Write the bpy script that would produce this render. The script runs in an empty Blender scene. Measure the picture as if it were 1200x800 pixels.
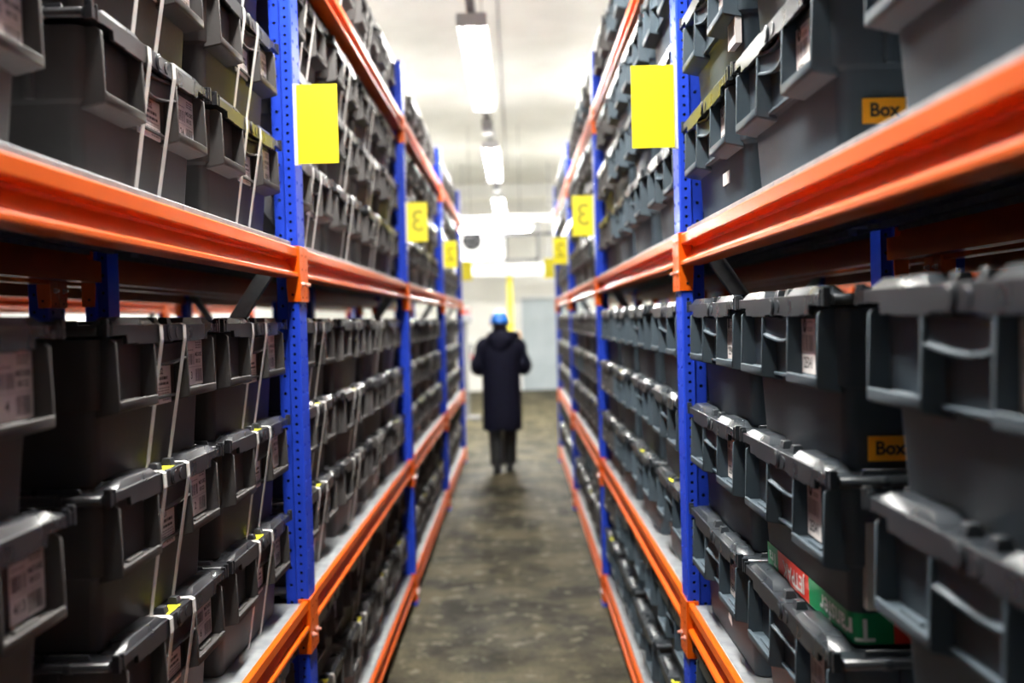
import bpy, bmesh, math, random
from mathutils import Vector, Matrix
random.seed(7)
S = bpy.context.scene
C = S.collection
PI = math.pi

# ------------------------------------------------------------------ camera, world, exposure
EYE = 1.62
FPX = 1110.0
def cam_matrix(p, y, r):
    cp, sp, cy, sy, cr, sr = math.cos(p), math.sin(p), math.cos(y), math.sin(y), math.cos(r), math.sin(r)
    Rx = Matrix(((1, 0, 0), (0, cp, -sp), (0, sp, cp)))
    Ry = Matrix(((cy, 0, sy), (0, 1, 0), (-sy, 0, cy)))
    Rz = Matrix(((cr, -sr, 0), (sr, cr, 0), (0, 0, 1)))
    R = Rz @ Rx @ Ry                                    # rows: right, down, forward in (x, down, forward) space
    w = lambda v: Vector((v[0], v[2], -v[1]))
    right, up, back = w(R[0]), -w(R[1]), -w(R[2])
    return Matrix((right, up, back)).transposed()
cd = bpy.data.cameras.new('camera')
cam = bpy.data.objects.new('camera', cd); C.objects.link(cam)
cam.matrix_world = Matrix.Translation((0, 0, EYE)) @ cam_matrix(0.0232, 0.0052, -0.0256).to_4x4()
cd.sensor_width = 36; cd.lens = FPX / 1200 * 36
cd.clip_start = 0.02
cd.dof.use_dof = True; cd.dof.focus_distance = 2.05; cd.dof.aperture_fstop = 2.0
S.camera = cam

wd = bpy.data.worlds.new('world'); S.world = wd; wd.use_nodes = True
wd.node_tree.nodes['Background'].inputs[0].default_value = (.9, .95, 1, 1)
wd.node_tree.nodes['Background'].inputs[1].default_value = 0.02

S.view_settings.view_transform = 'Standard'
S.view_settings.look = 'None'
S.view_settings.gamma = 1
S.view_settings.use_curve_mapping = False
S.view_settings.exposure = 0.0
TUBE = 200.0          # strength of the fluorescent tubes
TUBE_NEAR = 480.0     # the brighter tubes of the lamp above the first bay

# ------------------------------------------------------------------ materials
def principled(name, col, rough=.5, metal=0.0, spec=.5):
    m = bpy.data.materials.new(name); m.use_nodes = True
    b = m.node_tree.nodes['Principled BSDF']
    b.inputs['Base Color'].default_value = (*col, 1)
    b.inputs['Roughness'].default_value = rough
    b.inputs['Metallic'].default_value = metal
    b.inputs['Specular IOR Level'].default_value = spec
    return m
def noisy(name, c1, c2, scale=8, rough=(.4, .6), metal=0.0, bump=0.0, bscale=None, detail=4, per_object=0.0, spec=.5):
    m = principled(name, c1, rough[0], metal, spec); nt = m.node_tree; N = nt.nodes; L = nt.links
    b = N['Principled BSDF']
    tc = N.new('ShaderNodeTexCoord'); no = N.new('ShaderNodeTexNoise')
    no.inputs['Scale'].default_value = scale; no.inputs['Detail'].default_value = detail
    L.new(tc.outputs['Object'], no.inputs['Vector'])
    rp = N.new('ShaderNodeValToRGB'); rp.color_ramp.elements[0].position = .35; rp.color_ramp.elements[1].position = .68
    rp.color_ramp.elements[0].color = (*c1, 1); rp.color_ramp.elements[1].color = (*c2, 1)
    L.new(no.outputs['Fac'], rp.inputs['Fac'])
    out = rp.outputs['Color']
    if per_object:
        oi = N.new('ShaderNodeObjectInfo'); mr = N.new('ShaderNodeMapRange')
        mr.inputs['To Min'].default_value = 1 - per_object; mr.inputs['To Max'].default_value = 1 + per_object
        L.new(oi.outputs['Random'], mr.inputs['Value'])
        mx = N.new('ShaderNodeMix'); mx.data_type = 'RGBA'; mx.blend_type = 'MULTIPLY'; mx.inputs['Factor'].default_value = 1
        L.new(out, mx.inputs['A']); L.new(mr.outputs['Result'], mx.inputs['B']); out = mx.outputs['Result']
    L.new(out, b.inputs['Base Color'])
    r = N.new('ShaderNodeMapRange'); r.inputs['To Min'].default_value = rough[0]; r.inputs['To Max'].default_value = rough[1]
    L.new(no.outputs['Fac'], r.inputs['Value']); L.new(r.outputs['Result'], b.inputs['Roughness'])
    if bump:
        n2 = N.new('ShaderNodeTexNoise'); n2.inputs['Scale'].default_value = bscale or scale * 4; n2.inputs['Detail'].default_value = 6
        L.new(tc.outputs['Object'], n2.inputs['Vector'])
        bp = N.new('ShaderNodeBump'); bp.inputs['Strength'].default_value = bump; bp.inputs['Distance'].default_value = .02
        L.new(n2.outputs['Fac'], bp.inputs['Height']); L.new(bp.outputs['Normal'], b.inputs['Normal'])
    return m
def emitter(name, col, s):
    m = bpy.data.materials.new(name); m.use_nodes = True; nt = m.node_tree
    for n in list(nt.nodes): nt.nodes.remove(n)
    e = nt.nodes.new('ShaderNodeEmission'); e.inputs[0].default_value = (*col, 1); e.inputs[1].default_value = s
    o = nt.nodes.new('ShaderNodeOutputMaterial'); nt.links.new(e.outputs[0], o.inputs[0]); return m

M = {}
M['slate'] = noisy('slate_plastic', (.044, .062, .078), (.057, .077, .094), 9, (.46, .6), bump=.04, bscale=160, per_object=.14, spec=.28)
M['brown'] = noisy('charcoal_plastic', (.050, .0465, .0455), (.064, .060, .059), 9, (.46, .6), bump=.04, bscale=160, per_object=.16, spec=.28)
M['lid_slate'] = noisy('slate_lid_plastic', (.019, .024, .029), (.030, .035, .041), 14, (.22, .36), spec=.32, per_object=.12)
M['lid_brown'] = noisy('charcoal_lid_plastic', (.018, .0185, .0215), (.028, .029, .033), 14, (.22, .36), spec=.32, per_object=.12)
M['blue'] = noisy('blue_enamel', (.016, .049, .47), (.019, .057, .52), 6, (.34, .46), spec=.12)
M['orange'] = noisy('orange_enamel', (.62, .090, .003), (.68, .106, .004), 5, (.28, .38), spec=.24)
M['galv'] = noisy('galvanised_steel', (.25, .265, .28), (.37, .385, .40), 22, (.42, .58), metal=.5)
M['steel'] = principled('bright_bolt_steel', (.72, .72, .72), .3, .8)
M['paper'] = noisy('label_paper', (.66, .61, .59), (.76, .72, .70), 30, (.6, .7))
M['ink'] = principled('black_ink', (.02, .018, .018), .6)
M['grey_ink'] = principled('faded_ink', (.22, .19, .19), .6)
M['strap'] = noisy('white_strapping', (.56, .55, .53), (.66, .65, .62), 40, (.35, .5))
M['yellow'] = principled('yellow_card', (.92, .80, .012), .45)
M['digit'] = principled('showthrough_print', (.46, .40, .008), .55)
M['sticker'] = principled('yellow_sticker', (.85, .80, .02), .4)
M['amber'] = principled('amber_label', (.90, .36, .012), .4)
M['tape_green'] = principled('green_tape', (.005, .25, .085), .3)
M['tape_red'] = principled('red_tape', (.70, .040, .022), .3)
M['tape_white'] = principled('white_tape_print', (.75, .75, .73), .35)
M['clear'] = noisy('clear_plastic_holder', (.62, .64, .70), (.70, .72, .76), 10, (.2, .3))
M['grey_card'] = noisy('torn_grey_card', (.34, .33, .31), (.44, .43, .40), 30, (.6, .8))
M['lamp_white'] = principled('lamp_white_metal', (.62, .63, .62), .4)
M['lamp_grey'] = noisy('lamp_grey_metal', (.26, .26, .26), (.34, .34, .34), 20, (.4, .5), metal=.3)
M['tube'] = emitter('lit_fluorescent_tube', (1.0, .98, .925), TUBE)
M['near_tube'] = emitter('lit_near_fluorescent_tube', (1.0, .98, .925), TUBE_NEAR)
M['far_tube'] = emitter('lit_cross_fluorescent_tube', (1.0, .99, .95), 800.0)
M['black_metal'] = principled('black_pipe', (.025, .026, .028), .5)
M['white_metal'] = noisy('white_sheet_metal', (.74, .75, .75), (.80, .81, .81), 3, (.4, .5))
M['hole_shade'] = principled('fan_and_hole_shade', (.010, .010, .011), .8, spec=.1)  # near-black colour standing in for shade inside holes and the fan opening
M['door'] = noisy('grey_blue_door', (.33, .38, .41), (.38, .43, .46), 3, (.45, .6))
M['red'] = principled('red_paint', (.55, .03, .03), .4)
M['grey_metal'] = noisy('grey_stand_metal', (.16, .16, .17), (.22, .22, .23), 5, (.4, .6))
M['wall'] = noisy('white_wall_paint', (.70, .695, .66), (.78, .775, .74), 1.3, (.7, .85), bump=.25, bscale=14)
M['ceiling'] = noisy('sprayed_concrete', (.74, .73, .67), (.86, .85, .79), 1.1, (.75, .9), bump=.7, bscale=7)
M['navy'] = noisy('navy_parka', (.003, .0035, .013), (.005, .0055, .019), 14, (.7, .85), bump=.3, bscale=30, spec=.2)
M['trouser'] = noisy('dark_trousers', (.006, .006, .007), (.010, .010, .011), 20, (.7, .85), bump=.2, bscale=40)
M['boot'] = principled('black_boot', (.012, .012, .013), .5)
M['skin'] = principled('skin', (.45, .26, .18), .55)
M['hair'] = principled('dark_hair', (.02, .015, .012), .6)
M['helmet'] = principled('blue_helmet_plastic', (.01, .20, .78), .25)

def floor_material():
    m = principled('worn_concrete_floor', (.2, .2, .18), .5, spec=.06); nt = m.node_tree; N = nt.nodes; L = nt.links
    b = N['Principled BSDF']; tc = N.new('ShaderNodeTexCoord')
    def noise(sc, det, ro=.55):
        n = N.new('ShaderNodeTexNoise'); n.inputs['Scale'].default_value = sc; n.inputs['Detail'].default_value = det
        n.inputs['Roughness'].default_value = ro; L.new(tc.outputs['Object'], n.inputs['Vector']); return n
    def ramp(src, p0, c0, p1, c1):
        r = N.new('ShaderNodeValToRGB'); e = r.color_ramp.elements
        e[0].position, e[1].position = p0, p1; e[0].color = (*c0, 1); e[1].color = (*c1, 1); L.new(src, r.inputs['Fac']); return r
    base = ramp(noise(2.2, 6, .65).outputs['Fac'], .41, (.016, .0135, .007), .62, (.092, .080, .046))
    spots = ramp(noise(9, 5).outputs['Fac'], .57, (0, 0, 0), .66, (1, 1, 1))
    fine = ramp(noise(60, 4).outputs['Fac'], .35, (.78, .78, .78), .7, (1.12, 1.12, 1.12))
    mx = N.new('ShaderNodeMix'); mx.data_type = 'RGBA'; mx.inputs['B'].default_value = (.22, .205, .15, 1)
    sc = N.new('ShaderNodeMath'); sc.operation = 'MULTIPLY'; sc.inputs[1].default_value = .55
    L.new(spots.outputs['Color'], sc.inputs[0]); L.new(sc.outputs[0], mx.inputs['Factor']); L.new(base.outputs['Color'], mx.inputs['A'])
    mu = N.new('ShaderNodeMix'); mu.data_type = 'RGBA'; mu.blend_type = 'MULTIPLY'; mu.inputs['Factor'].default_value = 1
    L.new(mx.outputs['Result'], mu.inputs['A']); L.new(fine.outputs['Color'], mu.inputs['B'])
    L.new(mu.outputs['Result'], b.inputs['Base Color'])
    rr = N.new('ShaderNodeMapRange'); rr.inputs['To Min'].default_value = .48; rr.inputs['To Max'].default_value = .75
    L.new(noise(3.5, 4).outputs['Fac'], rr.inputs['Value']); L.new(rr.outputs['Result'], b.inputs['Roughness'])
    bp = N.new('ShaderNodeBump'); bp.inputs['Strength'].default_value = .25; bp.inputs['Distance'].default_value = .01
    L.new(noise(25, 6).outputs['Fac'], bp.inputs['Height']); L.new(bp.outputs['Normal'], b.inputs['Normal'])
    return m
M['floor'] = floor_material()

# ------------------------------------------------------------------ mesh helpers
class MB:
    """collects shapes (each face with a material key) and becomes one mesh"""
    def __init__(s): s.bm = bmesh.new(); s.mats = []
    def mi(s, k):
        if k not in s.mats: s.mats.append(k)
        return s.mats.index(k)
    def face(s, vs, k):
        try: f = s.bm.faces.new(vs)
        except ValueError: return
        f.material_index = s.mi(k)
    def poly(s, pts, k): s.face([s.bm.verts.new(p) for p in pts], k)
    def box(s, x0, x1, y0, y1, z0, z1, k):
        v = [s.bm.verts.new(p) for p in ((x0,y0,z0),(x1,y0,z0),(x1,y1,z0),(x0,y1,z0),(x0,y0,z1),(x1,y0,z1),(x1,y1,z1),(x0,y1,z1))]
        for q in ((3,2,1,0),(4,5,6,7),(0,1,5,4),(1,2,6,5),(2,3,7,6),(3,0,4,7)): s.face([v[i] for i in q], k)
    def loft(s, rings, k, cap0=True, cap1=True, closed=True):
        R = [[s.bm.verts.new(p) for p in r] for r in rings]; n = len(R[0])
        for a, b in zip(R, R[1:]):
            for i in range(n if closed else n - 1):
                j = (i + 1) % n; s.face([a[i], a[j], b[j], b[i]], k)
        if cap0: s.face(R[0][::-1], k)
        if cap1: s.face(R[-1], k)
    def prism(s, pts, axis, a, b, k):
        """pts: 2D outline; axis 'x' -> (y,z), 'y' -> (x,z), 'z' -> (x,y)"""
        def P(p, t): return {'x': (t, p[0], p[1]), 'y': (p[0], t, p[1]), 'z': (p[0], p[1], t)}[axis]
        s.loft([[P(p, a) for p in pts], [P(p, b) for p in pts]], k)
    def tube(s, path, r, k, n=8, caps=True):
        path = [Vector(p) for p in path]; rings = []
        rs = r if isinstance(r, (list, tuple)) else [r] * len(path)
        for i, p in enumerate(path):
            d = (path[min(i+1, len(path)-1)] - path[max(i-1, 0)]).normalized()
            up = Vector((0, 0, 1)) if abs(d.z) < .9 else Vector((0, 1, 0))
            u = d.cross(up).normalized(); v = u.cross(d)
            rings.append([p + (u * math.cos(t) + v * math.sin(t)) * rs[i] for t in [2*PI*j/n for j in range(n)]])
        s.loft(rings, k, caps, caps)
    def ribbon(s, path, widthdir, w, th, k):
        path = [Vector(p) for p in path]; wd_ = Vector(widthdir) * w / 2; rings = []
        for i, p in enumerate(path):
            d = (path[min(i+1, len(path)-1)] - path[max(i-1, 0)]).normalized(); n = d.cross(Vector(widthdir)).normalized() * th / 2
            rings.append([p - wd_ - n, p + wd_ - n, p + wd_ + n, p - wd_ + n])
        s.loft(rings, k)
    def mesh(s, name, bevel=0.0, smooth=False, ang=30):
        bmesh.ops.recalc_face_normals(s.bm, faces=s.bm.faces)
        if bevel:
            es = [e for e in s.bm.edges if len(e.link_faces) == 2 and e.calc_face_angle(0) > math.radians(40)]
            bmesh.ops.bevel(s.bm, geom=es, offset=bevel, segments=1, affect='EDGES', clamp_overlap=True)
        me = bpy.data.meshes.new(name); s.bm.to_mesh(me); s.bm.free()
        for k in s.mats: me.materials.append(M[k])
        if smooth:
            for p in me.polygons: p.use_smooth = True
            if hasattr(me, 'set_sharp_from_angle'): me.set_sharp_from_angle(angle=math.radians(ang))
        return me
def obj(name, me, parent=None, loc=(0,0,0), rot=(0,0,0)):
    o = bpy.data.objects.new(name, me); C.objects.link(o); o.location = loc; o.rotation_euler = rot
    if parent: o.parent = parent
    return o
def empty(name, loc=(0,0,0), rz=0):
    o = bpy.data.objects.new(name, None); C.objects.link(o); o.location = loc; o.rotation_euler = (0,0,rz); o.empty_display_size = .1
    return o
def tag(o, label, cat, group=None):
    o['label'] = label; o['category'] = cat
    if group: o['group'] = group
    return o
def struct(name, mb_or_me, loc=(0,0,0)):
    o = obj(name, mb_or_me, None, loc); o['kind'] = 'structure'; return o
def rrect(hx, y0, y1, z, r, n=4):
    pts = []
    for cx, cy, a0 in ((hx-r, y0+r, -PI/2), (hx-r, y1-r, 0), (-hx+r, y1-r, PI/2), (-hx+r, y0+r, PI)):
        for i in range(n+1):
            a = a0 + PI/2*i/n; pts.append((cx + r*math.cos(a), cy + r*math.sin(a), z))
    return pts
def text_points(body, size, bold=0.0):
    """faces of a piece of lettering, centred: (list of 2D verts, list of faces)"""
    cu = bpy.data.curves.new('lettering', 'FONT'); cu.body = body; cu.size = size; cu.align_x = 'CENTER'; cu.align_y = 'CENTER'; cu.resolution_u = 3; cu.offset = bold
    o = bpy.data.objects.new('lettering', cu); C.objects.link(o)
    dg = bpy.context.evaluated_depsgraph_get(); me = bpy.data.meshes.new_from_object(o.evaluated_get(dg))
    vs = [(v.co.x, v.co.y) for v in me.vertices]; fs = [list(p.vertices) for p in me.polygons]
    bpy.data.objects.remove(o); bpy.data.curves.remove(cu); bpy.data.meshes.remove(me)
    return vs, fs
def add_text(mb, body, size, fn, k, bold=0.0, sx=1.0, cut=0.0):
    vs, fs = text_points(body, size, bold)
    t = bmesh.new(); V = [t.verts.new((x*sx, y, 0)) for x, y in vs]
    for f in fs:
        try: t.faces.new([V[i] for i in f])
        except ValueError: pass
    if cut:                                             # slice the letters so that they can bend round a corner
        x0, x1 = min(v.co.x for v in t.verts), max(v.co.x for v in t.verts); x = x0 + cut
        while x < x1:
            bmesh.ops.bisect_plane(t, geom=t.verts[:] + t.edges[:] + t.faces[:], plane_co=(x, 0, 0), plane_no=(1, 0, 0)); x += cut
    W = {v: mb.bm.verts.new(fn(v.co.x, v.co.y)) for v in t.verts}
    for f in t.faces: mb.face([W[v] for v in f.verts], k)
    t.free()

# ------------------------------------------------------------------ room shell
XL, XR, YN, YF, HC = -5.2, 5.0, -4.5, 21.7, 4.72
m = MB(); m.box(XL, XR, YN, YF, -.12, 0, 'floor'); struct('floor', m.mesh('floor'))
m = MB(); m.box(XL, XR, YN, YF, HC, HC+.2, 'ceiling'); struct('ceiling', m.mesh('ceiling'))
m = MB(); m.box(XL-.15, XL, YN, YF, 0, HC, 'wall'); struct('wall_left', m.mesh('wall_left'))
m = MB(); m.box(XR, XR+.15, YN, YF, 0, HC, 'wall'); struct('wall_right', m.mesh('wall_right'))
m = MB(); m.box(XL, XR, YF, YF+.15, 0, HC, 'wall'); struct('wall_far', m.mesh('wall_far'))
m = MB(); m.box(XL, XR, YN-.15, YN, 0, HC, 'wall'); struct('wall_near', m.mesh('wall_near'))
m = MB(); m.box(XL, XR, YF-.06, YF, HC-.40, HC-.30, 'ceiling'); struct('trim_1', m.mesh('trim'))
d = struct('door_1', None) if False else empty('door_1', (.12, YF, 0)); d['kind'] = 'structure'
m = MB(); m.box(0, 1.5, -.05, 0, 0, 2.09, 'door'); obj('door_leaf', m.mesh('door_leaf', .004), d)
m = MB(); m.box(-.06, 0, -.08, 0, 0, 2.15, 'white_metal'); m.box(1.5, 1.56, -.08, 0, 0, 2.15, 'white_metal'); m.box(0, 1.5, -.08, 0, 2.09, 2.15, 'white_metal')
obj('door_frame', m.mesh('door_frame'), d)
m = MB(); m.tube([(1.38, -.05, 1.0), (1.38, -.1, 1.0), (1.26, -.1, 1.0)], .012, 'steel'); obj('door_handle', m.mesh('door_handle'), d)

# ------------------------------------------------------------------ pallet racks (local: x along the aisle, y into the rack, z up, aisle face at y = 0)
BAY, PW, DEPTH = 2.7, .095, .61
DECKZ = [0.0, -.006, .017, .017]                          # deck surface above each beam top
LV = [.175, .8325, 1.84, 2.79]                          # tops of the beams
PH = 3.10
def hole_strip(mb, o, u, v, w, p, n, r, depth, k):
    """strip of n square-ish cells, each with a punched octagonal hole"""
    o, u, v = Vector(o), Vector(u), Vector(v); nn = u.cross(v)
    row = [mb.bm.verts.new(o), mb.bm.verts.new(o + u*w)]
    for i in range(n):
        b = o + v*(p*i); nxt = [mb.bm.verts.new(b + v*p), mb.bm.verts.new(b + u*w + v*p)]
        c = b + u*w/2 + v*p/2
        ring = [mb.bm.verts.new(c + u*(r*math.cos(PI/8+PI/4*j)) + v*(r*math.sin(PI/8+PI/4*j))) for j in range(8)]
        inn = [mb.bm.verts.new(q.co - nn*depth) for q in ring]
        bl, br, tl, tr = row[0], row[1], nxt[0], nxt[1]
        for f in ([br, tr, ring[0], ring[7]], [tr, ring[1], ring[0]], [tr, tl, ring[2], ring[1]], [tl, ring[3], ring[2]],
                  [tl, bl, ring[4], ring[3]], [bl, ring[5], ring[4]], [bl, br, ring[6], ring[5]], [br, ring[7], ring[6]]): mb.face(f, k)
        for j in range(8): mb.face([ring[j], ring[(j+1) % 8], inn[(j+1) % 8], inn[j]], k)
        mb.face(inn, 'hole_shade')  # hole floor coloured near-black for the shade inside the hollow post
        row = nxt
def post_mesh():
    mb = MB(); h = PW/2; h2 = .038; d1, d2 = .031, .064; n1, n2 = 124, 62
    # aisle face: plain centre, a row of slots each side
    hole_strip(mb, (-h+.004, 0, 0), (1,0,0), (0,0,1), .034, .05, n2, .0062, .004, 'blue')
    mb.poly([(-h+.038,0,0),(h-.038,0,0),(h-.038,0,PH),(-h+.038,0,PH)], 'blue')
    hole_strip(mb, (h-.038, 0, 0), (1,0,0), (0,0,1), .034, .05, n2, .0062, .004, 'blue')
    for s in (-1, 1):
        mb.poly([(s*(h-.004),0,0),(s*h,.004,0),(s*h,.004,PH),(s*(h-.004),0,PH)], 'blue')
        mb.poly([(s*h,d1,0),(s*h2,d1+.004,0),(s*h2,d1+.004,PH),(s*h,d1,PH)], 'blue')
        if s > 0:
            hole_strip(mb, (h, .004, 0), (0,1,0), (0,0,1), d1-.004, .025, n1, .0046, .004, 'blue')
            hole_strip(mb, (h2, d1+.004, 0), (0,1,0), (0,0,1), d2-d1-.004, .05, n2, .0052, .004, 'blue')
        else:
            hole_strip(mb, (-h, d1, 0), (0,-1,0), (0,0,1), d1-.004, .025, n1, .0046, .004, 'blue')
            hole_strip(mb, (-h2, d2, 0), (0,-1,0), (0,0,1), d2-d1-.004, .05, n2, .0052, .004, 'blue')
    mb.poly([(-h2,d2,0),(h2,d2,0),(h2,d2,PH),(-h2,d2,PH)], 'blue')
    mb.poly([(-h+.004,0,PH),(h-.004,0,PH),(h,.004,PH),(h,d1,PH),(h2,d1+.004,PH),(h2,d2,PH),(-h2,d2,PH),(-h2,d1+.004,PH),(-h,d1,PH),(-h,.004,PH)], 'blue')
    me = bpy.data.meshes.new('upright_post'); mb.bm.to_mesh(me); mb.bm.free()
    for k in mb.mats: me.materials.append(M[k])
    return me
POST = post_mesh()
m = MB(); m.box(-.056, .056, -.008, .085, 0, .006, 'blue'); FOOT = m.mesh('foot_plate', .001)
BL = BAY - PW - .004
m = MB()
prof = [(.052, -.026), (.016, -.026), (.014, 0), (.003, 0), (0, -.003), (0, -.026), (.003, -.029), (.030, -.030), (.033, -.036), (.012, -.071), (.001, -.072), (-.002, -.075), (-.002, -.083), (.001, -.086), (.052, -.086)]
m.prism(prof, 'x', -BL/2, BL/2, 'orange'); BEAM = m.mesh('beam', smooth=True, ang=25)
m = MB()                                                # end connector: face plate lapping the post + tapering side plate, local x = 0 at the post centre
m.box(.001, .047, -.006, -.001, -.154, .004, 'orange')
m.prism([(-.006, .004), (.028, .004), (.034, -.10), (.030, -.154), (-.006, -.154)], 'x', .047, .0515, 'orange')
for z in (-.022, -.062, -.142): m.tube([(.024, -.004, z), (.024, -.0068, z)], .0042, 'hole_shade')  # near-black discs drawn in place of shaded holes
m.tube([(.0515, .016, -.134), (.0528, .016, -.134)], .0048, 'hole_shade')
m.tube([(.026, -.006, -.105), (.026, -.011, -.105)], .0085, 'steel', 6); m.tube([(.026, -.011, -.105), (.026, -.019, -.105)], .0048, 'steel', 8)
CONN = m.mesh('beam_connector', .0008)
def mirrored(me, name):
    bm = bmesh.new(); bm.from_mesh(me)
    for v in bm.verts: v.co.x = -v.co.x
    bmesh.ops.reverse_faces(bm, faces=bm.faces); q = bpy.data.meshes.new(name); bm.to_mesh(q); bm.free()
    for k in me.materials: q.materials.append(k)
    return q
CONN2 = mirrored(CONN, 'beam_connector_b')
PWID = (BAY - PW - .012)/3
m = MB(); m.prism([(.017, -.012), (.017, .010), (.020, .012), (DEPTH-.020, .012), (DEPTH-.017, .010), (DEPTH-.017, -.012), (DEPTH-.023, -.012), (DEPTH-.023, .004), (.023, .004), (.023, -.012)], 'x', -PWID/2+.0015, PWID/2-.0015, 'galv')
for i in range(5): 
    y = .1 + i*(DEPTH-.2)/4; m.box(-PWID/2+.02, PWID/2-.02, y-.012, y+.012, -.012, .004, 'galv')
DECK = m.mesh('deck_panel')
def brace_mesh(a, b):
    mb = MB(); a, b = Vector(a), Vector(b); d = (b-a).normalized(); n_ = Vector((1,0,0)); w = d.cross(n_)
    pr = [(-.02, -.012), (.02, -.012), (.02, .012), (.017, .012), (.017, -.009), (-.017, -.009), (-.017, .012), (-.02, .012)]
    mb.loft([[a + w*p[0] + n_*p[1] for p in pr], [b + w*p[0] + n_*p[1] for p in pr]], 'galv')
    for e in (a + d*.025, b - d*.025): mb.tube([e + n_*-.03, e + n_*.03], .007, 'steel', 6)
    return mb.mesh('brace')
F0, R0 = .045, DEPTH-.045
BR = [brace_mesh((0, F0, .27), (0, R0, 1.05)), brace_mesh((0, R0, 1.08), (0, F0, 1.86)), brace_mesh((0, F0, 1.90), (0, R0, 2.66)), brace_mesh((0, F0, .2), (0, R0, .2)), brace_mesh((0, F0, 3.0), (0, R0, 3.0))]
def make_rack(name, loc, rz, posts, label, full=True, levels=(0,1,2,3)):
    r = empty(name, loc, rz); tag(r, label, 'rack', 'blue and orange storage racks')
    for x in posts:
        p = obj('upright_post', POST, r, (x, 0, 0)); obj('foot_plate', FOOT, p)
        p = obj('upright_post', POST, r, (x, DEPTH, 0), (0, 0, PI)); obj('foot_plate', FOOT, p)
        for b in BR: obj('brace', b, r, (x, 0, 0))
    for a, b in zip(posts, posts[1:]):
        cx = (a+b)/2
        for l in levels:
            for rear in (0, 1):
                bm_ = obj('beam', BEAM, r, (cx, DEPTH if rear else 0, LV[l]), (0, 0, PI if rear else 0))
                obj('beam_connector', CONN, bm_, (-BAY/2, 0, 0)); obj('beam_connector', CONN2, bm_, (BAY/2, 0, 0))
            for k in (-1, 0, 1): obj('deck_panel', DECK, r, (cx + k*PWID, 0, LV[l] + DECKZ[l] - .012))
    return r
XFL, XFR = -.615, .4512                                 # aisle faces of the two racks
Y1L, Y1R = 2.734, 2.628                                 # first sign post on each side
PL = [Y1L + BAY*k for k in range(-1, 4)]; PR = [Y1R + BAY*k for k in range(-1, 4)]
make_rack('storage_rack', (XFL, 0, 0), PI/2, PL, 'orange and blue rack beside the aisle, loaded with strapped charcoal crates')
make_rack('storage_rack', (XFR, 0, 0), -PI/2, [-y for y in PR][::-1], 'orange and blue rack beside the aisle, loaded with unstrapped slate crates')
AW = XFR - XFL
xb = XFL - 2*DEPTH - .1; make_rack('storage_rack', (xb, 0, 0), -PI/2, [-y for y in PL][::-1], 'orange and blue rack standing back to back behind the strapped crates')
make_rack('storage_rack', (xb - AW, 0, 0), PI/2, PL, 'empty orange and blue rack one aisle beyond the strapped crates', levels=(1,2,3))
xb = XFR + 2*DEPTH + .1; make_rack('storage_rack', (xb, 0, 0), PI/2, PR, 'orange and blue rack standing back to back behind the unstrapped crates')
make_rack('storage_rack', (xb + AW, 0, 0), -PI/2, [-y for y in PR][::-1], 'empty orange and blue rack one aisle beyond the unstrapped crates', levels=(1,2,3))

# ------------------------------------------------------------------ crates (local: front = -y, x to the viewer's right, z up)
PITCH = {'L': .267, 'R': .2735}
def crate_body(k):
    mb = MB()
    rings = [rrect(.236, -.157, .165, 0, .018), rrect(.240, -.161, .168, .008, .02), rrect(.250, -.167, .174, .124, .02), rrect(.259, -.176, .181, .130, .02), rrect(.264, -.178, .184, .246, .02)]
    mb.loft(rings, k)
    for s in (-1, 1):
        xa, xb_ = sorted((s*.083, s*.245))
        for xf in (xa, xb_):                            # fins of the hand-hold pockets
            t = .003
            mb.prism([(-.170, .246), (-.192, .246), (-.203, .238), (-.206, .126), (-.166, .118)], 'x', xf-t, xf+t, k)
        mb.prism([(-.164, .116), (-.201, .124), (-.207, .127), (-.207, .1425), (-.201, .1425), (-.200, .1375), (-.168, .1375)], 'x', xa, xb_, k)   # tray
        mb.box(xa+.05, xb_-.05, -.194, -.186, .137, .142, k)
        mb.box(s*.263-.004, s*.263+.004, -.05, .07, .15, .235, k)     # raised panel on the short side
        mb.box(s*.262-.007, s*.262+.007, -.10, -.085, .13, .245, k); mb.box(s*.262-.007, s*.262+.007, .105, .12, .13, .245, k)
    mb.box(-.08, .08, -.184, -.172, .128, .134, k)
    return mb.mesh('crate_body', .0012, smooth=True, ang=35)
def crate_grip(k):
    mb = MB(); rings = []; n = 10
    for i in range(n+1):
        x = -.08 + .16*i/n; q = 1-(x/.08)**2; y = -.197 + .010*q
        rings.append([(x, y, .236-.007*q), (x, y, .206-.010*q), (x, y-.006, .203-.010*q), (x, y-.006, .200-.010*q), (x, y+.006, .200-.010*q), (x, y+.006, .236-.007*q)])
    mb.loft(rings, k)
    mb.loft([[(x, y-.007, z+.002), (x, y-.007, z-.003), (x, y+.004, z-.003), (x, y+.004, z+.002)] for x, y, z in [(r[0][0], r[0][1], r[0][2]) for r in rings]], k)
    return mb.mesh('crate_grip', smooth=True, ang=35)
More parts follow.
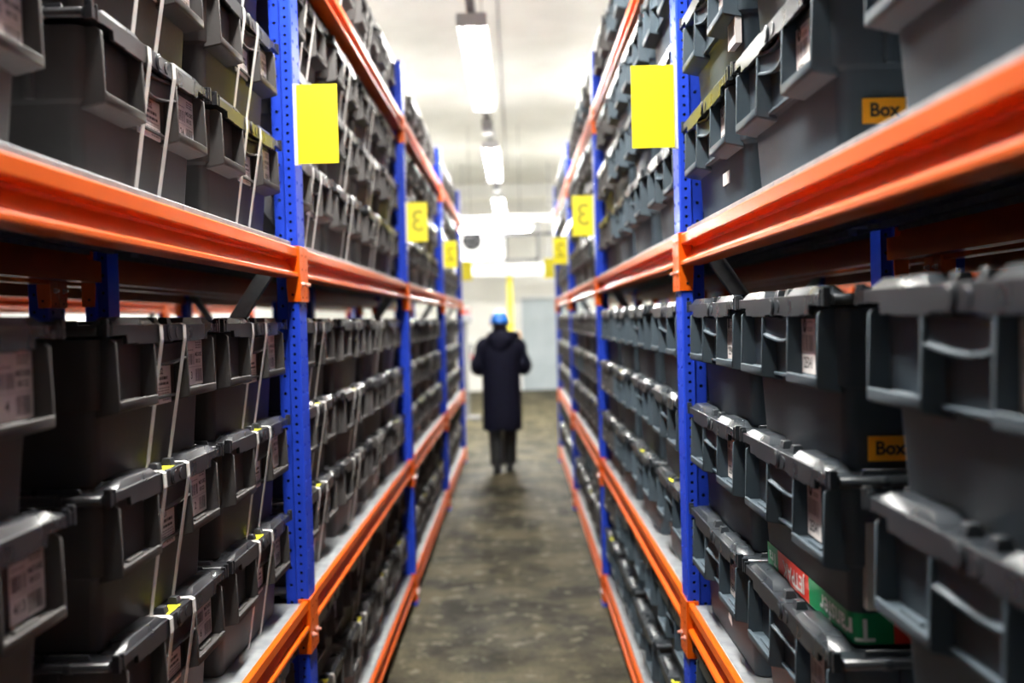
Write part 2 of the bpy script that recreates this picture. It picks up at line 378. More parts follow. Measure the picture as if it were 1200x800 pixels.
def crate_lid(k, s):
    """one of the two interlocking lid flaps; s = -1 left half, 1 right half"""
    mb = MB(); X = lambda v: v*s
    def pr(p, a, b): mb.prism([(X(q[0]), q[1]) for q in p], 'y', a, b, k)
    mb.box(*sorted((X(.002), X(.280))), -.196, .196, .254, .267, k)
    skirt = [(.002, .268), (.284, .268), (.284, .250), (.250, .2495), (.250, .251), (.205, .251), (.203, .236), (.160, .236), (.158, .234), (.060, .234), (.058, .237), (.002, .237)]
    pr(skirt, -.204, -.196); pr(skirt, .196, .204)
    for y0, y1 in ((-.200, -.160), (.160, .200)):       # raised wedges
        mb.loft([[(X(.070), y0, .267), (X(.250), y0, .267), (X(.250), y1, .267), (X(.070), y1, .267)],
                 [(X(.094), y0+.006, .281), (X(.218), y0+.006, .281), (X(.218), y1-.004, .281), (X(.094), y1-.004, .281)]], k)
    mb.loft([[(X(.270), -.156, .267), (X(.275), -.156, .267), (X(.275), .156, .267), (X(.270), .156, .267)], [(X(.271), -.152, .276), (X(.274), -.152, .276), (X(.274), .152, .276), (X(.271), .152, .276)]], k)
    c = .034 if s < 0 else .030                         # catch by the centre line
    mb.loft([[(X(c-.012), -.190, .267), (X(c+.012), -.190, .267), (X(c+.012), -.168, .267), (X(c-.012), -.168, .267)],
             [(X(c-.008), -.187, .281), (X(c+.008), -.187, .281), (X(c+.009), -.172, .281), (X(c-.009), -.172, .281)]], k)
    mb.tube([(X(.281), -.190, .258), (X(.281), .190, .258)], .0085, k, 8)      # hinge rod along the short side
    for y in (-.13, -.04, .05, .14): mb.tube([(X(.281), y, .258), (X(.281), y+.012, .258)], .0105, k, 8)
    mb.box(*sorted((X(.277), X(.285))), -.206, -.194, .248, .277, k)
    mb.box(*sorted((X(.262), X(.2665))), -.206, -.196, .250, .274, k)
    if s < 0:
        mb.tube([(-.008, -.203, .252), (-.008, -.2065, .252)], .0165, k, 20)
        mb.tube([(-.008, -.206, .252), (-.008, -.208, .252)], .0125, k, 20)
    else: mb.tube([(.030, -.203, .252), (.030, -.2055, .252)], .011, k, 14)
    return mb.mesh('crate_lid', .0010, smooth=True, ang=35)
KIT = {}
for k in ('slate', 'brown'):
    KIT[k] = dict(body=crate_body(k), grip=crate_grip(k), lids=(crate_lid('lid_'+k, -1), crate_lid('lid_'+k, 1)))
def strap_mesh(s):
    mb = MB(); x = .060*s
    mb.ribbon([(x, .20, .2695), (x, -.200, .2695), (x, -.2065, .266), (x, -.2075, .240), (x*.9, -.170, .001)], (1,0,0), .0155, .0012, 'strap')
    return mb.mesh('strap')
STRAP = [strap_mesh(-1), strap_mesh(1)]
m = MB(); m.box(-.040, .020, -.196, -.172, .2672, .2680, 'sticker'); STICK = m.mesh('sticker')
def bars(mb, x0, x1, z0, z1, y, seed, k='ink'):
    r = random.Random(seed); x = x0
    while x < x1:
        w = r.choice((.0008, .0012, .0022, .003)); 
        if x + w > x1: break
        mb.poly([(x, y, z0), (x+w, y, z0), (x+w, y, z1), (x, y, z1)], k); x += w + r.choice((.0010, .0016, .0024))
def lines(mb, x0, x1, zs, y, h, seed, k='grey_ink'):
    r = random.Random(seed)
    for z in zs:
        x = x0
        while x < x1 - .004:
            w = min(r.uniform(.004, .012), x1 - x); mb.poly([(x, y, z), (x+w, y, z), (x+w, y, z+h), (x, y, z+h)], k); x += w + .002
def T(cx, cz, y): return lambda u, v: (cx+u, y, cz+v)
LY = -.1790
def label_accession(num, code, seed):                  # the strapped crates' paper label: fine print, code, barcode and big number
    mb = MB(); x0, x1, z0, z1 = .148, .240, .142, .234; y = LY - .0008
    mb.box(x0, x1, LY-.0006, LY, z0, z1, 'paper')
    lines(mb, x0+.052, x1-.008, (.227, .222, .217), y, .0030, seed); lines(mb, x0+.006, x0+.04, (.213,), y, .002, seed+1)
    bars(mb, x0+.004, x0+.044, .184, .206, y, seed+2)
    add_text(mb, code[0], .0120, T(x0+.068, .204, y), 'ink', .0003); add_text(mb, code[1], .0120, T(x0+.066, .190, y), 'ink', .0003)
    mb.poly([(x0+.003, y, .1785), (x1-.003, y, .1785), (x1-.003, y, .1792), (x0+.003, y, .1792)], 'grey_ink')
    bars(mb, x0+.046, x1-.006, .148, .174, y, seed+3)
    add_text(mb, num, .0215, T(x0+.024, .161, y), 'ink', .0004)
    return mb.mesh('paper_label')
def label_box_text(head, seed):                         # small notice under the grip of the strapped crates
    mb = MB(); x0, x1, z0, z1 = -.052, .052, .118, .190; y = LY - .0012
    mb.box(x0, x1, LY-.0010, LY+.002, z0, z1, 'paper')
    add_text(mb, head, .017, T(0, .179, y), 'ink', .0005)
    lines(mb, x0+.012, x1-.012, (.163,), y, .006, seed, 'ink'); lines(mb, x0+.008, x1-.008, (.153,), y, .005, seed+1, 'ink')
    lines(mb, x0+.005, x1-.005, (.146, .141, .136, .131), y, .0022, seed+2); lines(mb, x0+.06, x1-.006, (.123,), y, .003, seed+3)
    return mb.mesh('notice_label')
def label_code(code, seed):                             # the slate crates' paper label: round emblem, barcode, code
    mb = MB(); x0, x1, z0, z1 = .087, .158, .141, .230; y = LY - .0008
    mb.box(x0, x1, LY-.0006, LY, z0, z1, 'paper')
    c = (x0+.018, .219); mb.poly([(c[0]+.0095*math.cos(2*PI*i/16), y, c[1]+.012*math.sin(2*PI*i/16)) for i in range(16)], 'ink')
    mb.poly([(c[0]-.001, y-.0002, c[1]-.004), (c[0]+.003, y-.0002, c[1]-.004), (c[0]+.003, y-.0002, c[1]+.006), (c[0]-.001, y-.0002, c[1]+.006)], 'paper')
    lines(mb, x0+.032, x1-.008, (.224, .214, .210), y, .0024, seed)
    bars(mb, x0+.005, x1-.005, .178, .204, y, seed+1, 'grey_ink')
    add_text(mb, code, .026, T((x0+x1)/2, .158, y), 'ink', .0004, .78)
    return mb.mesh('paper_label')
def label_blank(seed):
    mb = MB(); r = random.Random(seed); x0 = .088 + r.uniform(0, .01); w = r.uniform(.05, .085); h = r.uniform(.06, .098); y = LY - .0008
    mb.box(x0, x0+w, LY-.0006, LY, .14, .14+h*.9, 'paper'); bars(mb, x0+.006, x0+w-.006, .147, .147+h*.33, y, seed); lines(mb, x0+.006, x0+w-.006, (.14+h*.55, .14+h*.65, .14+h*.78), y, .003, seed)
    return mb.mesh('paper_label')
ACC = [label_accession(a, b, 10*i) for i, (a, b) in enumerate([('4', ('MEX082', '00122')), ('413', ('MEX082', '00121')), ('24', ('MEX082', '00132')), ('3', ('MEX082', '00121')), ('2', ('MEX082', '00123')), ('6', ('MEX082', '00122'))])]
NOTE = [label_box_text('121', 3), label_box_text('132', 8), label_box_text('122', 5)]
CODE = [label_code('2E041', 4), label_code('2E041', 9)]
BLANK = [label_blank(i) for i in range(5)]

GROUPS = {('L', l): g for l, g in enumerate(('crates on the lowest shelf of the strapped rack', 'crates on the lower shelf of the strapped rack', 'crates on the upper shelf of the strapped rack', 'crates along the top of the strapped rack'))}
GROUPS.update({('R', l): g.replace('strapped rack', 'unstrapped rack') for (s_, l), g in list(GROUPS.items())})
SHELF = ['lowest shelf', 'lower shelf', 'upper shelf', 'topmost shelf']
ORD = ['first', 'second', 'third', 'fourth']
SIGNP = ['before first sign post', 'past first sign post', 'past second sign post', 'past third sign post']
ROWS = [2, 3, 3, 1]
TIER = {1: [''], 2: ['bottom of', 'top of'], 3: ['bottom of', 'middle of', 'top of']}
# where the stacks stand: (centre along the aisle, for bay 0 .. 3); stack 0 is the one beside the post with the sign
NEAR_L = [2.362, 1.768, 1.068, .470]
NEAR_R = [2.285, 1.690, .995, .380]
special = {}
def crate(side, bay, col, lv, row, n_rows, y):
    L = side == 'L'
    r = random.Random(hash((side == 'L', bay, col, lv, row)) & 0xffff)
    near = bay == 0
    if L: kind = 'brown'
    else: kind = 'slate' if (bay == 0 or (bay == 1 and col < 3) or r.random() < .12) else 'brown'
    strapped = L and ((near and col < 2) or (not near and random.Random(bay*7+col).random() < .6 and r.random() < .9))
    z = LV[lv] + DECKZ[lv] + .0005 + row*PITCH[side]
    dx = (.038 if L else .018) + .2
    x = (XFL - dx - .195 + .2) if L else (XFR + dx + .195 - .2)
    jy, jx, jr = (r.uniform(-.006, .006), r.uniform(-.006, .006), r.uniform(-.008, .008))
    if near: jr *= .4; jx *= .4
    root = empty('storage_crate', (x + jx, y + jy, z), (PI/2 if L else -PI/2) + jr)
    root.scale.z = .996 if L else 1.020
    K = KIT[kind]
    obj('crate_body', K['body'], root); obj('lid_flap', K['lids'][0], root); obj('lid_flap', K['lids'][1], root); obj('hand_grip', K['grip'], root)
    extra = []
    if strapped:
        for s in STRAP: obj('strap', s, root)
    if L:
        if near or r.random() < .55: obj('paper_label', ACC[r.randrange(6)] if (bay, col, lv, row) not in special else special[(bay, col, lv, row)], root)
        if (near and col < 2) or (not near and r.random() < .3): obj('notice_label', NOTE[r.randrange(3)] if not (lv == 2 and near) else NOTE[1], root)
    else:
        if near: obj('paper_label', CODE[row % 2], root)
        elif r.random() < .45: obj('paper_label', BLANK[r.randrange(5)], root)
    if lv < 2 and (L or bay > 0 or lv == 0) and r.random() < (.8 if L else .45): obj('sticker', STICK, root)
    # label
    col_w = 'charcoal' if kind == 'brown' else 'slate'
    st = 'strapped' if strapped else 'plain'
    tier = TIER[n_rows][row]
    num = ORD[3-col] if False else ORD[col]
    rk = 'left rack' if L else 'right rack'
    lab = ' '.join(w for w in (st, col_w, 'crate', tier, num, 'stack', SIGNP[bay] + ',', SHELF[lv], rk) if w)
    if n_rows == 1: lab = f'{st} {col_w} crate standing {num} {SIGNP[bay]}, {SHELF[lv]}, {rk}'
    tag(root, lab, 'crate', GROUPS[(side, lv)])
    return root
special = {(0, 2, 1, 2): ACC[0], (0, 2, 1, 1): ACC[1], (0, 1, 2, 0): ACC[2], (0, 1, 1, 2): ACC[3], (0, 1, 1, 1): ACC[4], (0, 2, 2, 0): ACC[5]}
crates = {}
for side in 'LR':
    L = side == 'L'; y1 = Y1L if L else Y1R
    for bay in range(4):
        for col in range(4):
            for lv in range(4):
                for row in range(ROWS[lv]):
                    if bay == 0: y = (NEAR_L if L else NEAR_R)[col]
                    else:
                        rr = random.Random(bay*31 + col*5 + lv + (100 if L else 0)); y = y1 + BAY*(bay-1) + PW/2 + .32 + col*.652 + rr.uniform(-.015, .015)
                    if bay == 0 and col == 3 and lv in (0, 3): continue          # outside the frame
                    crates[(side, bay, col, lv, row)] = crate(side, bay, col, lv, row, ROWS[lv], y)

# the crates on the two racks standing back to back, out of sight but for their lids
for side, s in (('L', -1), ('R', 1)):
    mb = MB(); xf = XFL if s < 0 else XFR; xc = xf + s*(2*DEPTH + .1 - .24); y1 = Y1L if s < 0 else Y1R; kk, kl = ('brown', 'lid_brown') if s < 0 else ('slate', 'lid_slate')
    for bay in range(4):
        for col in range(4):
            for lv in range(3):
                for row in range(ROWS[lv]):
                    y = y1 + BAY*(bay-1) + PW/2 + .32 + col*.652; z = LV[lv] + DECKZ[lv] + .001 + row*PITCH[side]
                    mb.loft([[(xc+a*.155, y+b*.236, z) for a, b in ((-1,-1),(1,-1),(1,1),(-1,1))], [(xc+a*.18, y+b*.262, z+.24) for a, b in ((-1,-1),(1,-1),(1,1),(-1,1))]], kk)
                    mb.box(xc-.2, xc+.2, y-.284, y+.284, z+.241, z+.266, kl)
    o = obj('rear_crates', mb.mesh('rear_crates')); o['kind'] = 'stuff'
    tag(o, 'rows of ' + ('charcoal' if s < 0 else 'slate') + ' crates on the rack standing back to back behind the aisle rack', 'crates')

# marks on single crates of the unstrapped rack
def side_label(root, z, w):                             # amber sticker on the short side that faces the camera
    mb = MB(); X = .2520 if z < .125 else .2625
    mb.box(X-.004, X+.0006, -.130, -.130+w, z, z+.037, 'amber')
    add_text(mb, 'Box', .028, lambda u, v: (X+.0012, -.098+u, z+.0185+v), 'ink', .0008)
    o = obj('amber_label', mb.mesh('amber_label'), root); o['label'] = 'amber sticker reading Box'
for key, z in ((('R', 0, 1, 1, 2), .016), (('R', 0, 1, 2, 0), .044)):
    side_label(crates[key], z, .14)
    crates[key]['label'] = 'slate crate with amber Box sticker on its end, ' + ('top of stack on lower shelf' if key[3] == 1 else 'on the upper shelf deck')
root = crates[('R', 0, 1, 1, 1)]
root['label'] = 'slate crate with red and green printed tape wrapped round its lower edge'
def taper(z): return .240 + .010*z/.124, -(.161 + .006*z/.124)
def wrap(u, v, off=.0012):
    """u = distance along the tape from the crate's corner (negative on the front, positive on the short side)"""
    hx, fy = taper(v); r = .02; q = r*PI/2
    if u < -q/2: return (hx - r + (u + q/2), fy - off, v)
    if u > q/2: return (hx + off, fy + r + (u - q/2), v)
    a = -PI/2 + (u + q/2)/r
    return (hx - r + (r+off)*math.cos(a), fy + r + (r+off)*math.sin(a), v)
ZT0, ZT1 = .005, .054
def tape_piece(name, u0, u1, k, txt, uc, size, parent):
    mb = MB(); n = max(1, int((u1-u0)/.006)); G = []
    for i in range(n+1):
        u = u0 + (u1-u0)*i/n; G.append([mb.bm.verts.new(wrap(u, v)) for v in (ZT0, ZT1)])
    for a, b in zip(G, G[1:]): mb.face([a[0], b[0], b[1], a[1]], k)
    if txt: add_text(mb, txt, size, lambda x, y: wrap(uc - x, (ZT0+ZT1)/2 - y, .0022), 'tape_white', .0006, cut=.006)
    o = obj(name, mb.mesh(name), parent); return o
UF = -.46
for nm, a, b, k, t, uc, sz in (('printed_tape', -.475, -.400, 'tape_green', 'Tra', -.434, .036), ('printed_tape', -.400, -.205, 'tape_red', 'JETPAK', -.295, .042),
                               ('printed_tape', -.205, .060, 'tape_green', 'Transfer', -.055, .050), ('printed_tape', .060, .13, 'tape_red', None, 0, 0)):
    o = tape_piece(nm, a, b, k, t, uc, sz, root); o['label'] = ('red' if 'red' in k else 'green') + ' printed packing tape'
m = MB(); m.box(.2460, .2650, -.146, -.130, .064, .195, 'grey_card'); m.box(.2460, .2650, -.130, -.06, .064, .092, 'grey_card'); obj('torn_card', m.mesh('torn_card'), root)['label'] = 'torn grey card stuck to the crate end'
m = MB(); m.poly([(.00, -.1660, .055), (.035, -.1657, .045), (.030, -.1657, .075), (.040, -.1657, .095), (.015, -.1660, .105), (.005, -.1660, .085)], 'paper')
o = obj('torn_paper', m.mesh('torn_paper'), crates[('R', 0, 0, 1, 0)]); o['label'] = 'scrap of torn white paper'
m = MB(); m.box(.04, .105, -.1670, -.1650, .062, .090, 'paper'); obj('paper_strip', m.mesh('paper_strip'), crates[('R', 0, 0, 2, 0)], (0, 0, 0), (0, .0, 0))['label'] = 'small white paper strip'
m = MB(); m.box(.175, .245, -.1800, -.1660, .065, .165, 'paper'); bars(m, .185, .238, .085, .145, -.1803, 77); obj('hanging_label', m.mesh('hanging_label'), crates[('R', 0, 0, 2, 1)])['label'] = 'white barcode label hanging over the corner'

# ------------------------------------------------------------------ yellow aisle signs on the posts
def sign(side, i, y, digit):
    L = side == 'L'; xf = XFL if L else XFR; s = 1 if L else -1
    root = empty('aisle_sign', (xf + s*.006, y - .049, 2.075), 0)
    mb = MB(); a, b = sorted((s*.004, s*.119)); mb.box(a, b, 0, .002, 0, .222, 'yellow'); pl = obj('sign_plate', mb.mesh('sign_plate'), root)
    mb = MB(); a, b = sorted((-s*.006, s*.012)); mb.box(a, b, .0022, .0040, -.004, .226, 'clear'); obj('sign_holder', mb.mesh('sign_holder'), root)
    if digit:
        mb = MB(); add_text(mb, digit, .17, lambda u, v: (s*.0615 - u, -.0006, .111 + v), 'digit', .002); add_text(mb, digit, .17, lambda u, v: (s*.0615 - u, .0026, .111 + v), 'ink', .002)
        obj('sign_digit', mb.mesh('sign_digit'), root)
    where = ['first blue post', 'second blue post', 'third blue post', 'last blue post'][i]
    look = f'yellow sign showing reversed {digit}' if digit else 'blank yellow sign'
    tag(root, f'{look} on the {where} of the {"left" if L else "right"} rack', 'sign', 'yellow aisle signs')
for i, dg in enumerate((None, '3', '2', None)):
    sign('L', i, PL[i+1], dg); sign('R', i, PR[i+1], dg)

# ------------------------------------------------------------------ ceiling lamps
HL = EYE + 2.0
def lamp(name, x, y0, length, label, across=False, z=HL, rods=True, tube='tube', group='tube lamps over the aisles'):
    r = empty(name, (x, y0, z), -PI/2 if across else 0); tag(r, label, 'lamp', group)
    mb = MB(); mb.prism([(-.10, .035), (-.05, .072), (.05, .072), (.10, .035), (.10, .028), (-.10, .028)], 'y', -.05, length+.05, 'lamp_white')
    mb.box(-.105, .105, -.065, -.05, -.022, .072, 'lamp_white'); mb.box(-.105, .105, length+.05, length+.065, -.022, .072, 'lamp_white'); obj('lamp_housing', mb.mesh('lamp_housing', .002), r)
    for sx in (-.058, .058):
        mb = MB(); mb.tube([(sx, 0, 0), (sx, length, 0)], .019, tube, 10); t = obj('lamp_tube', mb.mesh('lamp_tube', smooth=True), r)
        mb = MB()
        for e in ((-.05, -.001), (length+.001, length+.05)): mb.tube([(sx, e[0], 0), (sx, e[1], 0)], .021, 'lamp_grey', 10)
        obj('tube_holder', mb.mesh('tube_holder'), t)
    top = HC - z - .002
    for yy in (.15, length-.15) if rods else ():
        mb = MB(); mb.tube([(0, yy, .06), (0, yy, top)], .004, 'black_metal', 6); obj('suspension_rod', mb.mesh('suspension_rod'), r)
    return r
LP0, LSTEP, LLEN, XC = 6.49, 4.60, 2.49, -.253
names = ['tube lamp over the aisle before the first pair of sign posts', 'twin tube lamp over the aisle, longest bright one in view', 'twin tube lamp over the aisle, second along the track', 'twin tube lamp over the floor beyond the rack ends', ]
for k in range(-1, 3): lamp('tube_lamp', XC, LP0 + LSTEP*k - (.8 if k < 0 else 0), LLEN, names[k+1], rods=False, tube='near_tube' if k < 0 else 'tube')
NTH = ('first', 'second', 'third', 'fourth', 'fifth')
for k in range(0, 3):
    lamp('tube_lamp', XC - 2*DEPTH - .1 - AW, LP0 + LSTEP*k, LLEN, f'twin tube lamp over the next aisle behind the strapped crates, {NTH[k]} of its row')
    lamp('tube_lamp', XC + 2*DEPTH + .1 + AW, LP0 + LSTEP*k, LLEN, f'twin tube lamp over the next aisle behind the unstrapped crates, {NTH[k]} of its row')
lamp('tube_lamp', -.85, 15.2, 1.1, 'bright tube lamp hung crosswise in front of the cooler unit', True, 3.06, tube='far_tube')
r = empty('lamp_track', (XC, 0, HL+.080)); tag(r, 'grey cable track joining the tube lamps over the aisle', 'track')
mb = MB(); mb.prism([(-.03, .0), (.03, .0), (.03, .035), (.022, .035), (.022, .006), (-.022, .006), (-.022, .035), (-.03, .035)], 'y', .2, 18.4, 'lamp_grey'); obj('track_rail', mb.mesh('track_rail'), r)
for k in range(-1, 3):
    for dy in (.1, LLEN-.1):
        y = LP0 + LSTEP*k + dy - (.7 if k < 0 else 0); mb = MB(); mb.tube([(0, y, .003), (0, y, HC - HL - .082)], .004, 'black_metal', 6); obj('suspension_rod', mb.mesh('suspension_rod'), r)
for k in range(-1, 3):
    y = LP0 + LSTEP*k - (LSTEP-LLEN)/2; mb = MB(); mb.box(-.055, .055, y-.20, y+.20, -.10, -.012, 'lamp_grey'); mb.box(-.05, .05, y-.06, y+.06, -.115, -.10, 'lamp_white'); obj('junction_box', mb.mesh('junction_box', .003), r)
mb = MB(); mb.tube([(XC+.16, -2, HC-.01), (XC+.15, 6, HC-.01), (XC+.14, 12, HC-.01), (XC+.13, 20, HC-.01)], .008, 'lamp_grey', 6); tag(obj('ceiling_cable', mb.mesh('ceiling_cable')), 'thin grey cable running along the ceiling above the lamps', 'cable')

# ------------------------------------------------------------------ things at the far end
YD = 18.0
def px(x, y, d):                                         # where a point seen at this pixel of the photograph stands at distance d
    xr = x - 600; yr = y - 400; c, s_ = math.cos(.0256), math.sin(.0256)
    xr, yr = xr*c - yr*s_*1.0, yr*c + xr*s_*1.0
    return ((xr - 5.8)/FPX*d, EYE - (yr + 25.8)/FPX*d)
r = empty('cooler_unit', (-.65, YD+.6, 2.74)); tag(r, 'white ceiling-hung cooling unit with one dark round fan', 'cooler')
mb = MB(); mb.box(-.45, .45, 0, .6, 0, .78, 'white_metal'); obj('cooler_case', mb.mesh('cooler_case', .01), r)
mb = MB(); mb.tube([(-.18, -.03, .44), (-.18, .01, .44)], .225, 'white_metal', 28); ring = obj('fan_ring', mb.mesh('fan_ring'), r)
mb = MB(); mb.tube([(-.18, -.034, .44), (-.18, -.031, .44)], .2, 'hole_shade', 28)  # flat disc, the dark of the recessed opening put into its colour
obj('fan_opening', mb.mesh('fan_opening'), r)
for i in range(5):
    a = 2*PI*i/5; mb = MB(); u = Vector((math.cos(a), 0, math.sin(a))); v = Vector((-math.sin(a), 0, math.cos(a))); c = Vector((-.18, -.037, .44))
    mb.loft([[c + u*.04 - v*.02, c + u*.04 + v*.02 + Vector((0,-.008,0)), c + u*.04 + v*.02 + Vector((0,-.011,0)), c + u*.04 - v*.02 + Vector((0,-.003,0))],
             [c + u*.19 - v*.05, c + u*.19 + v*.05 + Vector((0,-.014,0)), c + u*.19 + v*.05 + Vector((0,-.017,0)), c + u*.19 - v*.05 + Vector((0,-.003,0))]], 'black_metal'); obj('fan_blade', mb.mesh('fan_blade'), r)
for sx in (-.35, .35): mb = MB(); mb.tube([(sx, .3, .77), (sx, .3, HC-2.742)], .012, 'lamp_grey'); obj('hanger_rod', mb.mesh('hanger_rod'), r)
r = empty('pipe_frame', (0, YD-.3, 0)); tag(r, 'black pipe frame hanging beside the white cooler', 'pipes')
z0, z1 = 2.69, 3.19
for nm, a, b in (('pipe', (-.78, 0, z0), (.45, 0, z0+.04)), ('pipe', (-.17, 0, z1), (.78, 0, z1+.02)), ('pipe', (-.17, 0, z0), (-.17, 0, z1)), ('pipe', (.43, 0, z0), (.45, 0, 3.45)), ('pipe', (-.17, 0, z1), (-.17, 0, 3.45))):
    mb = MB(); mb.tube([a, b], .028, 'black_metal', 8); obj(nm, mb.mesh('pipe', smooth=True), r)
mb = MB(); mb.box(XL, XR, YD-.36, YD-.24, 3.45, 3.55, 'white_metal'); struct('trim_2', mb.mesh('trim'))
mb = MB(); mb.box(-1.30, .75, YD+.7, YD+1.0, 2.50, 2.71, 'white_metal'); tag(obj('white_duct', mb.mesh('white_duct', .01)), 'long white duct running crosswise below the cooler unit', 'duct')
for sx in (-1.22, .7):
    mb = MB(); mb.tube([(sx, YD+.85, 2.70), (sx, YD+.85, HC)], .012, 'lamp_grey'); obj('duct_hanger', mb.mesh('duct_hanger'), bpy.data.objects['white_duct'])
r = empty('yellow_pillar', (-.12, 19.6, 0)); tag(r, 'tall narrow yellow pillar behind the blue hard hat', 'pillar')
mb = MB(); mb.box(-.055, .055, -.05, .05, 0, 2.75, 'yellow'); obj('pillar_shaft', mb.mesh('pillar_shaft', .006), r)
mb = MB(); mb.box(-.11, .11, -.11, .11, 0, .02, 'yellow'); obj('base_plate', mb.mesh('base_plate', .003), r)
mb = MB(); mb.box(.06, .19, -.06, .05, 1.15, 1.36, 'amber'); obj('orange_box', mb.mesh('orange_box', .008), r)['label'] = 'orange box fixed to the pillar'
r = empty('equipment_stand', (-.83, 15.6, 0)); tag(r, 'dark metal equipment stand with red top beyond the rack end', 'stand')
mb = MB(); mb.box(-.06, .02, -.04, .04, .0, 1.6, 'grey_metal'); obj('stand_post', mb.mesh('stand_post', .006), r)
mb = MB(); mb.box(-.2, .2, -.15, .15, 0, .04, 'grey_metal'); obj('stand_base', mb.mesh('stand_base', .006), r)
mb = MB(); mb.box(-.16, .10, -.1, .1, 1.58, 1.74, 'grey_metal'); obj('stand_tray', mb.mesh('stand_tray', .006), r)
mb = MB(); mb.box(-.08, .08, -.08, .08, 1.74, 1.81, 'red'); obj('red_box', mb.mesh('red_box', .01), r)['label'] = 'red box on top'
mb = MB(); mb.box(.04, .10, -.03, .03, .9, 1.25, 'grey_metal'); mb.box(.05, .09, -.035, .035, 1.0, 1.06, 'red'); obj('hung_tool', mb.mesh('hung_tool', .004), r)

# ------------------------------------------------------------------ the person, walking away down the aisle
PX, PY = -.175, 10.05
def skin_body():
    V = [((0,0,.93),.13), ((0,0,1.10),.12), ((0,.0,1.26),.115), ((0,0,1.38),.075), ((0,.01,1.50),.052), ((0,.03,1.58),.082), ((0,.03,1.65),.075)]
    E = [(0,1),(1,2),(2,3),(3,4),(4,5),(5,6)]
    def chain(start, pts):
        p = start
        for c, r in pts: V.append((c, r)); E.append((p, len(V)-1)); p = len(V)-1
        return p
    for s in (-1, 1):
        fy = .10 if s > 0 else -.06
        chain(0, [((s*.09, 0, .86), .09), ((s*.085, fy*.5+.03, .48), .058), ((s*.075, fy-.02, .10), .042), ((s*.08, fy+.10, .05), .038)])
        h = chain(3, [((s*.16, 0, 1.355), .05), ((s*.25, -.02, 1.12), .042), ((s*.17, .22, 1.12), .034), ((s*.135, .29, 1.14), .030)])
        V.append(((s*.115, .335, 1.15), .028)); E.append((h, len(V)-1)); palm = len(V)-1
        for q in range(4):
            chain(palm, [((s*(.115-.004*q), .36+.004*(1.5-abs(q-1.5)), 1.185-.021*q), .0095), ((s*(.085), .385, 1.185-.021*q), .009), ((s*(.062), .37, 1.183-.021*q), .008)])
        chain(palm, [((s*.10, .34, 1.195), .010), ((s*.075, .355, 1.205), .009)])
    me = bpy.data.meshes.new('person'); me.from_pydata([v for v, _ in V], E, []); me.update()
    o = bpy.data.objects.new('person', me); C.objects.link(o)
    md = o.modifiers.new('skin', 'SKIN'); 
    for i, (_, r_) in enumerate(V):
        sv = me.skin_vertices[0].data[i]; sv.radius = (r_, r_)
    me.skin_vertices[0].data[0].use_root = True
    sb = o.modifiers.new('sub', 'SUBSURF'); sb.levels = 2; sb.render_levels = 2
    me.materials.append(M['skin'])
    return o
def has_skin(me): return len(me.skin_vertices) > 0
body = skin_body(); body.location = (PX, PY, 0)
tag(body, 'person in long navy parka and blue hard hat walking away down the aisle', 'person')
def ring(cx, cy, z, rx, ry, n=20, tilt=0.0): return [(cx + rx*math.cos(2*PI*i/n), cy + ry*math.sin(2*PI*i/n), z + tilt*math.sin(2*PI*i/n)) for i in range(n)]
def subsurf(o, l=1):
    s_ = o.modifiers.new('sub', 'SUBSURF'); s_.levels = l; s_.render_levels = l; return o
mb = MB()
mb.loft([ring(0, .0, .46, .195, .145), ring(0, .0, .445, .215, .165), ring(0, 0, .52, .215, .168), ring(.003, 0, .70, .212, .165), ring(0, 0, .90, .208, .165), ring(-.003, 0, 1.05, .205, .16), ring(0, -.005, 1.20, .212, .155), ring(0, -.005, 1.33, .232, .145), ring(0, 0, 1.405, .222, .125), ring(0, .005, 1.445, .165, .105), ring(0, .01, 1.475, .11, .09), ring(0, .015, 1.50, .08, .075)], 'navy', True, True)
for s in (-1, 1):
    mb.tube([(s*.09, 0, 1.385), (s*.165, -.003, 1.368), (s*.222, -.012, 1.305), (s*.248, -.025, 1.20), (s*.262, -.03, 1.11), (s*.245, .04, 1.075), (s*.20, .15, 1.10), (s*.165, .235, 1.125)], [.075, .094, .096, .080, .073, .074, .062, .052], 'navy', 12)
obj_coat = subsurf(obj('parka', mb.mesh('parka', smooth=True, ang=80), body))
mb = MB()                                               # the hood lying on the back
mb.loft([ring(0, -.03, 1.51, .105, .095, 16, .0), ring(.005, -.075, 1.475, .15, .105, 16, .02), ring(.005, -.105, 1.42, .150, .085, 16, .02), ring(0, -.125, 1.33, .095, .05, 16), ring(0, -.12, 1.27, .04, .03, 16)], 'navy')
mb.tube([(.08, -.07, 1.47), (.16, -.06, 1.462), (.215, -.045, 1.45)], [.05, .042, .018], 'navy', 8)
subsurf(obj('hood', mb.mesh('hood', smooth=True, ang=80), body))
mb = MB(); mb.tube([(0, .008, 1.455), (0, .012, 1.53)], [.088, .082], 'navy', 14); obj('collar', mb.mesh('collar', smooth=True), body)
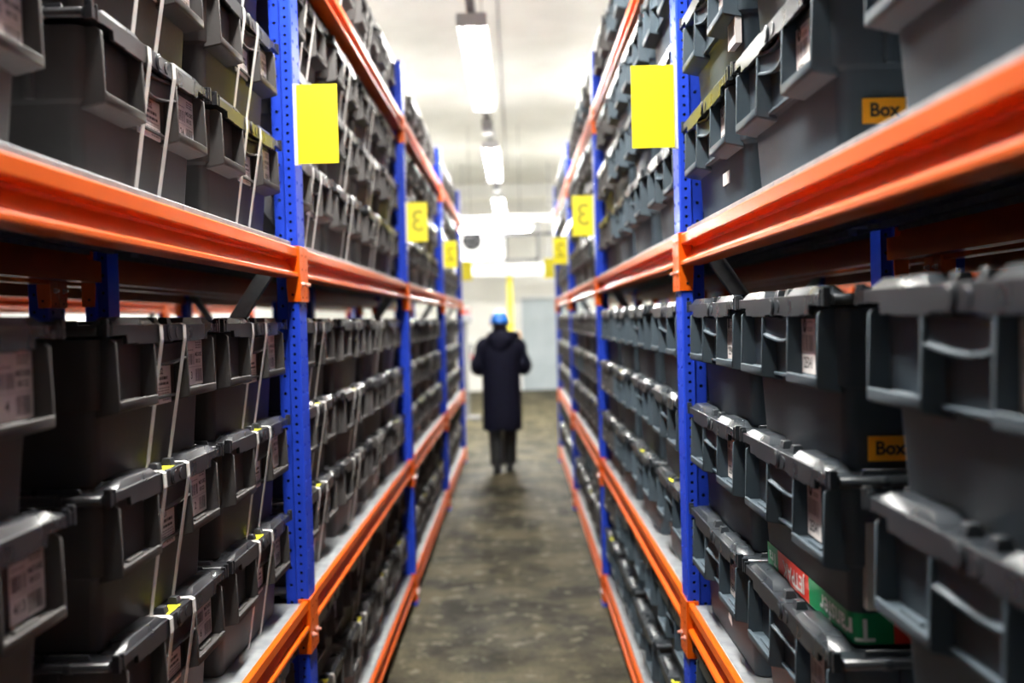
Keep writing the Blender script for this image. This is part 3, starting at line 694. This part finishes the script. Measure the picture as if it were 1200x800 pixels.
for s in (-1, 1):
    fy = .10 if s > 0 else -.06
    mb = MB(); mb.tube([(s*.085, 0, .80), (s*.085, .01, .62), (s*.08, fy*.5+.03, .45), (s*.07, fy*.8, .25), (s*.064, fy-.02, .085)], [.10, .095, .078, .072, .075], 'trouser', 12); obj('trouser_leg', mb.mesh('trouser_leg', smooth=True, ang=70), body)
    mb = MB(); zl = .0
    rr = [ring(s*.066, fy+.01, zl, .045, .125, 14), ring(s*.066, fy+.01, zl+.03, .048, .13, 14), ring(s*.066, fy+.0, zl+.075, .043, .10, 14), ring(s*.064, fy-.025, zl+.12, .044, .055, 14), ring(s*.064, fy-.025, zl+.2, .045, .05, 14)]
    mb.loft(rr, 'boot'); obj('boot', mb.mesh('boot', smooth=True, ang=50), body)
mb = MB(); mb.loft([ring(0, .02, 1.52, .070, .08, 18), ring(0, .02, 1.57, .083, .098, 18), ring(0, .02, 1.62, .086, .10, 18), ring(0, .02, 1.66, .07, .08, 18)], 'hair'); obj('hair', mb.mesh('hair', smooth=True, ang=70), body)
mb = MB()                                               # hard hat: dome, brim, ridges
dome = [ring(0, .02, 1.594, .108, .132, 24)] + [ring(0, .02, 1.598 + .115*math.sin(t), .104*math.cos(t)**.8, .126*math.cos(t)**.8, 24) for t in (0, .35, .7, 1.0, 1.25, 1.45)]
mb.loft(dome, 'helmet')
for x in (-.032, 0, .032): mb.ribbon([(x, .02-.118*math.cos(t), 1.603 + .113*math.sin(t)) for t in [PI*i/10 for i in range(1, 10)]], (1,0,0), .016, .012, 'helmet')
mb.loft([ring(0, .03, 1.588, .112, .150, 24), ring(0, .03, 1.598, .108, .142, 24)], 'helmet')
hat = obj('hard_hat', mb.mesh('hard_hat', smooth=True, ang=50), body)
# eyes, nose and ears on the far side of the head
mb = MB()
for s in (-1, 1):
    mb.tube([(s*.085, .03, 1.565), (s*.1, .022, 1.575), (s*.098, .02, 1.60)], [.012, .016, .012], 'skin', 8)
mb.tube([(0, .112, 1.585), (0, .132, 1.56), (0, .118, 1.55)], [.008, .014, .012], 'skin', 8)
obj('face_features', mb.mesh('face_features', smooth=True), body)
